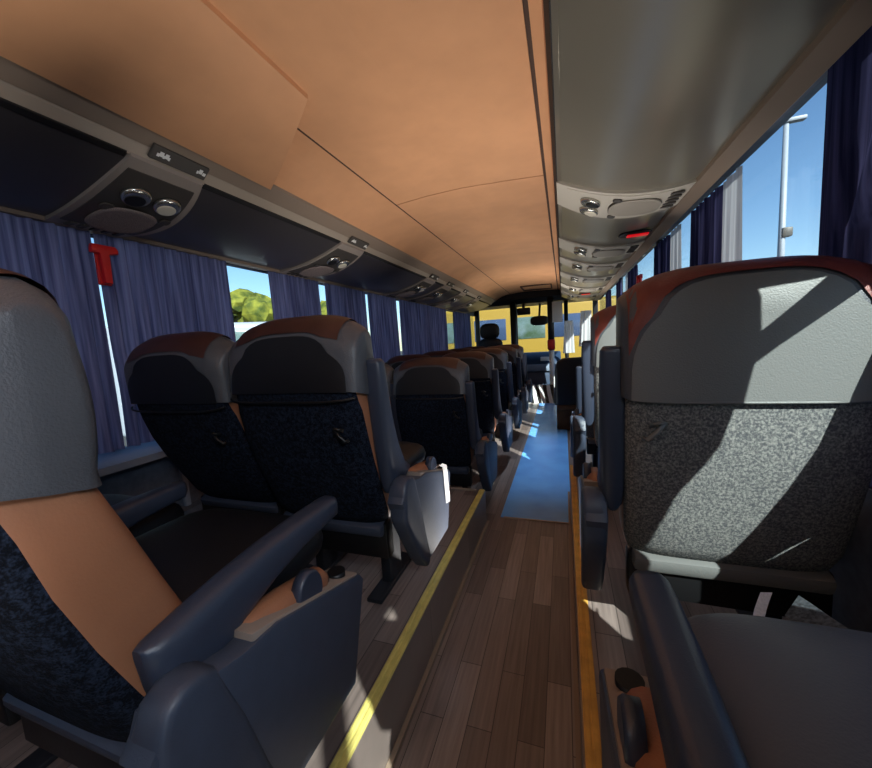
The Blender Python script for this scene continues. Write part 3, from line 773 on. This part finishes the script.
# ------------------------------------------------------------------ outside
GZ = -1.35
struct(MB().box((0, 20, GZ - .1), (240, 240, .2)), 'ground', M['asphalt'])
def tree(x, y, h, r, label, seed, group='trees outside'):
    rnd = random.Random(seed); t = empty('tree', (x, y, GZ), 0, label, 'tree', group)
    MB().tube([(0, 0, 0), (.05 * r, 0, h * .3), (0, .05 * r, h * .6)], [.22, .17, .1], 8).build('trunk', M['bark'], t)
    mb = MB()
    for k in range(26):
        a = rnd.random() * 2 * pi; rr = r * sqrt(rnd.random()) * .85; z = h * (.32 + .55 * rnd.random()) * (1 - .18 * (rr / r) ** 2)
        s_ = r * (.22 + .2 * rnd.random()); bm = bmesh.new(); bmesh.ops.create_icosphere(bm, subdivisions=2, radius=s_)
        for v in bm.verts: v.co *= .8 + .4 * rnd.random()
        bmesh.ops.translate(bm, vec=(rr * cos(a), rr * sin(a), z), verts=bm.verts); mb.bm_add(bm, False)
    mb.build('crown', M['leaf'], t)
# hill of trees seen through the open left window
pl = lambda px, d: (ray(px, 300).xy.normalized() * d)
for i, (px, py, d, r) in enumerate(((226, 290, 32, 3.2), (262, 300, 42, 3.8), (308, 300, 32, 2.6))):
    p = pl(px, d); rr = ray(px, py); h = (EYE + rr.z / rr.xy.length * d - GZ) / .92
    tree(p.x, p.y, h, r, ['tallest green tree seen at the left of the open left window', 'green tree seen at the right of the open left window', 'green tree in the narrow slit right of the second window curtain'][i], i)
for i, (px, d, h, r) in enumerate(((640, 60, 5.2, 4.5), (805, 60, 6.0, 6.5))):
    p = pl(px, d); tree(p.x, p.y, h, r, ['distant tree seen low beyond the far right windows', 'distant low green tree beside the foot of the lamp post'][i], 20 + i)
# lamp post
p0 = atY(787, 120, 20); p1 = atY(780, 275, 20)
t = empty('lamp_post', (p1.x, 20, GZ), 0, 'tall pale lamp post against the blue sky at right', 'lamp post')
H_ = p0.z - GZ
MB().tube([(0, 0, 0), (0, 0, H_)], [.16, .09], 12).build('pole', M['lamp_steel'], t)
MB().box((.25, 0, H_ - .05), (.75, .3, .16), .05).build('lamp_head', M['lamp_steel'], t, autosm=40)
MB().box((.12, -.05, H_ * .58), (.36, .3, .38), .05).build('signal_box', M['psu_dark'], t, autosm=40)
MB().box((.1, 0, H_ * .36), (.5, .2, .10), .03).build('bracket', M['lamp_steel'], t, autosm=40)
# vehicles
def coach(x, y, z, length, h, mbody, rz, label, w=2.3, band=None):
    t = empty('parked_coach', (x, y, z), rz, label, 'coach', 'coaches parked outside')
    MB().box((0, 0, h / 2 + .35), (length, w, h), .18, None, 4).build('body', mbody, t, autosm=40)
    k = int(length / 1.3); wz, wh = (2.80, .80) if h > 3 else (h * .62 + .35, h * .3)
    for i in range(k):
        MB().box((-length / 2 + .75 + i * (length - 1.5) / max(1, k - 1), -w / 2 - .005, wz), ((length - 1.2) / k - .04, .03, wh), .03).build('window', M['buswin'] if i % 2 else M['buswin2'], t, autosm=40)
    for sx in (-.33, .33):
        MB().tube([(sx * length, -w / 2 - .04, .45), (sx * length, -w / 2 + .3, .45)], .45, 20).build('wheel', M['tyre'], t)
    MB().box((0, -w / 2 - .01, h * .30 + .35), (length - .3, .03, .12), .01).build('stripe', M['white'], t)
    return t
coach(.2, 15.2, GZ, 10, 3.35, M['busyellow'], 0, 'yellow coach parked across the view ahead of the windscreen')
pv = pl(245, 14); rr = ray(248, 322); coach(pv.x, pv.y, GZ, 7.0, EYE + rr.z / rr.xy.length * 13 - GZ - .35, M['buswhite'], radians(48), 'white vehicle parked outside the open left window')

# ------------------------------------------------------------------ light
w = bpy.data.worlds.new('sky'); scn.world = w; w.use_nodes = True
nt = w.node_tree; bg = nt.nodes['Background']
sky = nt.nodes.new('ShaderNodeTexSky'); sky.sky_type = 'NISHITA'; sky.sun_disc = False
sky.sun_elevation = radians(37); sky.sun_rotation = radians(141); sky.air_density = 1.0; sky.dust_density = .3; sky.ozone_density = 2.5
hs = nt.nodes.new('ShaderNodeHueSaturation'); hs.inputs['Saturation'].default_value = 1.08; nt.links.new(sky.outputs[0], hs.inputs['Color'])
nt.links.new(hs.outputs[0], bg.inputs['Color']); bg.inputs['Strength'].default_value = .2
SUN = Vector((-.50, .62, -.60)).normalized()
sd = bpy.data.lights.new('sun', 'SUN'); sd.energy = 13; sd.angle = radians(.6); sd.color = (1, .95, .86)
so = bpy.data.objects.new('sun', sd); COL.objects.link(so); so.rotation_euler = SUN.to_track_quat('-Z', 'Y').to_euler()
def area(name, loc, target, size, power, col=(1, 1, 1), sy=None):
    d = bpy.data.lights.new(name, 'AREA'); d.energy = power; d.color = col; d.shape = 'RECTANGLE'; d.size = size; d.size_y = sy or size
    o = bpy.data.objects.new(name, d); COL.objects.link(o); o.location = loc
    o.rotation_euler = (Vector(target) - Vector(loc)).to_track_quat('-Z', 'Y').to_euler(); return o
area('rear_fill', (-.9, -1.2, EYE + .70), (-.9, .8, EYE - .2), .8, 3.5, (.84, .92, 1), .4)  # added fill from behind the camera, no fixture there
for k, yy in enumerate((-.4, 1.4, 3.2, 5.0)):
    area('fill_uplight', (-.21, yy, EYE - .80), (-.5, yy, EYE + 1), .3, 15, (1, .96, .92), 1.6).data.spread = radians(105)  # added unseen fill that brightens the ceiling from below

fd = bpy.data.lights.new('fill_aisle_spot', 'SPOT'); fd.energy = 60; fd.color = (.62, .8, 1); fd.spot_size = radians(62); fd.spot_blend = .8; fd.shadow_soft_size = .01  # added blue fill to brighten the aisle strip
fo = bpy.data.objects.new('fill_aisle_spot', fd); COL.objects.link(fo); fo.location = (-.22, 3.6, EYE + .78); fo.rotation_euler = (radians(-6), 0, 0)
pd = bpy.data.lights.new('fill_side_spot', 'SPOT'); pd.energy = 45; pd.color = (.82, .9, 1); pd.spot_size = radians(78); pd.spot_blend = .6; pd.shadow_soft_size = .2  # added cool fill for the left seats and wall, out of view
po = bpy.data.objects.new('fill_side_spot', pd); COL.objects.link(po); po.location = (.38, -.25, EYE + .5)
po.rotation_euler = (Vector((-1.25, 1.15, EYE - .25)) - po.location).to_track_quat('-Z', 'Y').to_euler()
scn.view_settings.view_transform = 'Standard'
scn.view_settings.look = 'None'
scn.view_settings.exposure = 0
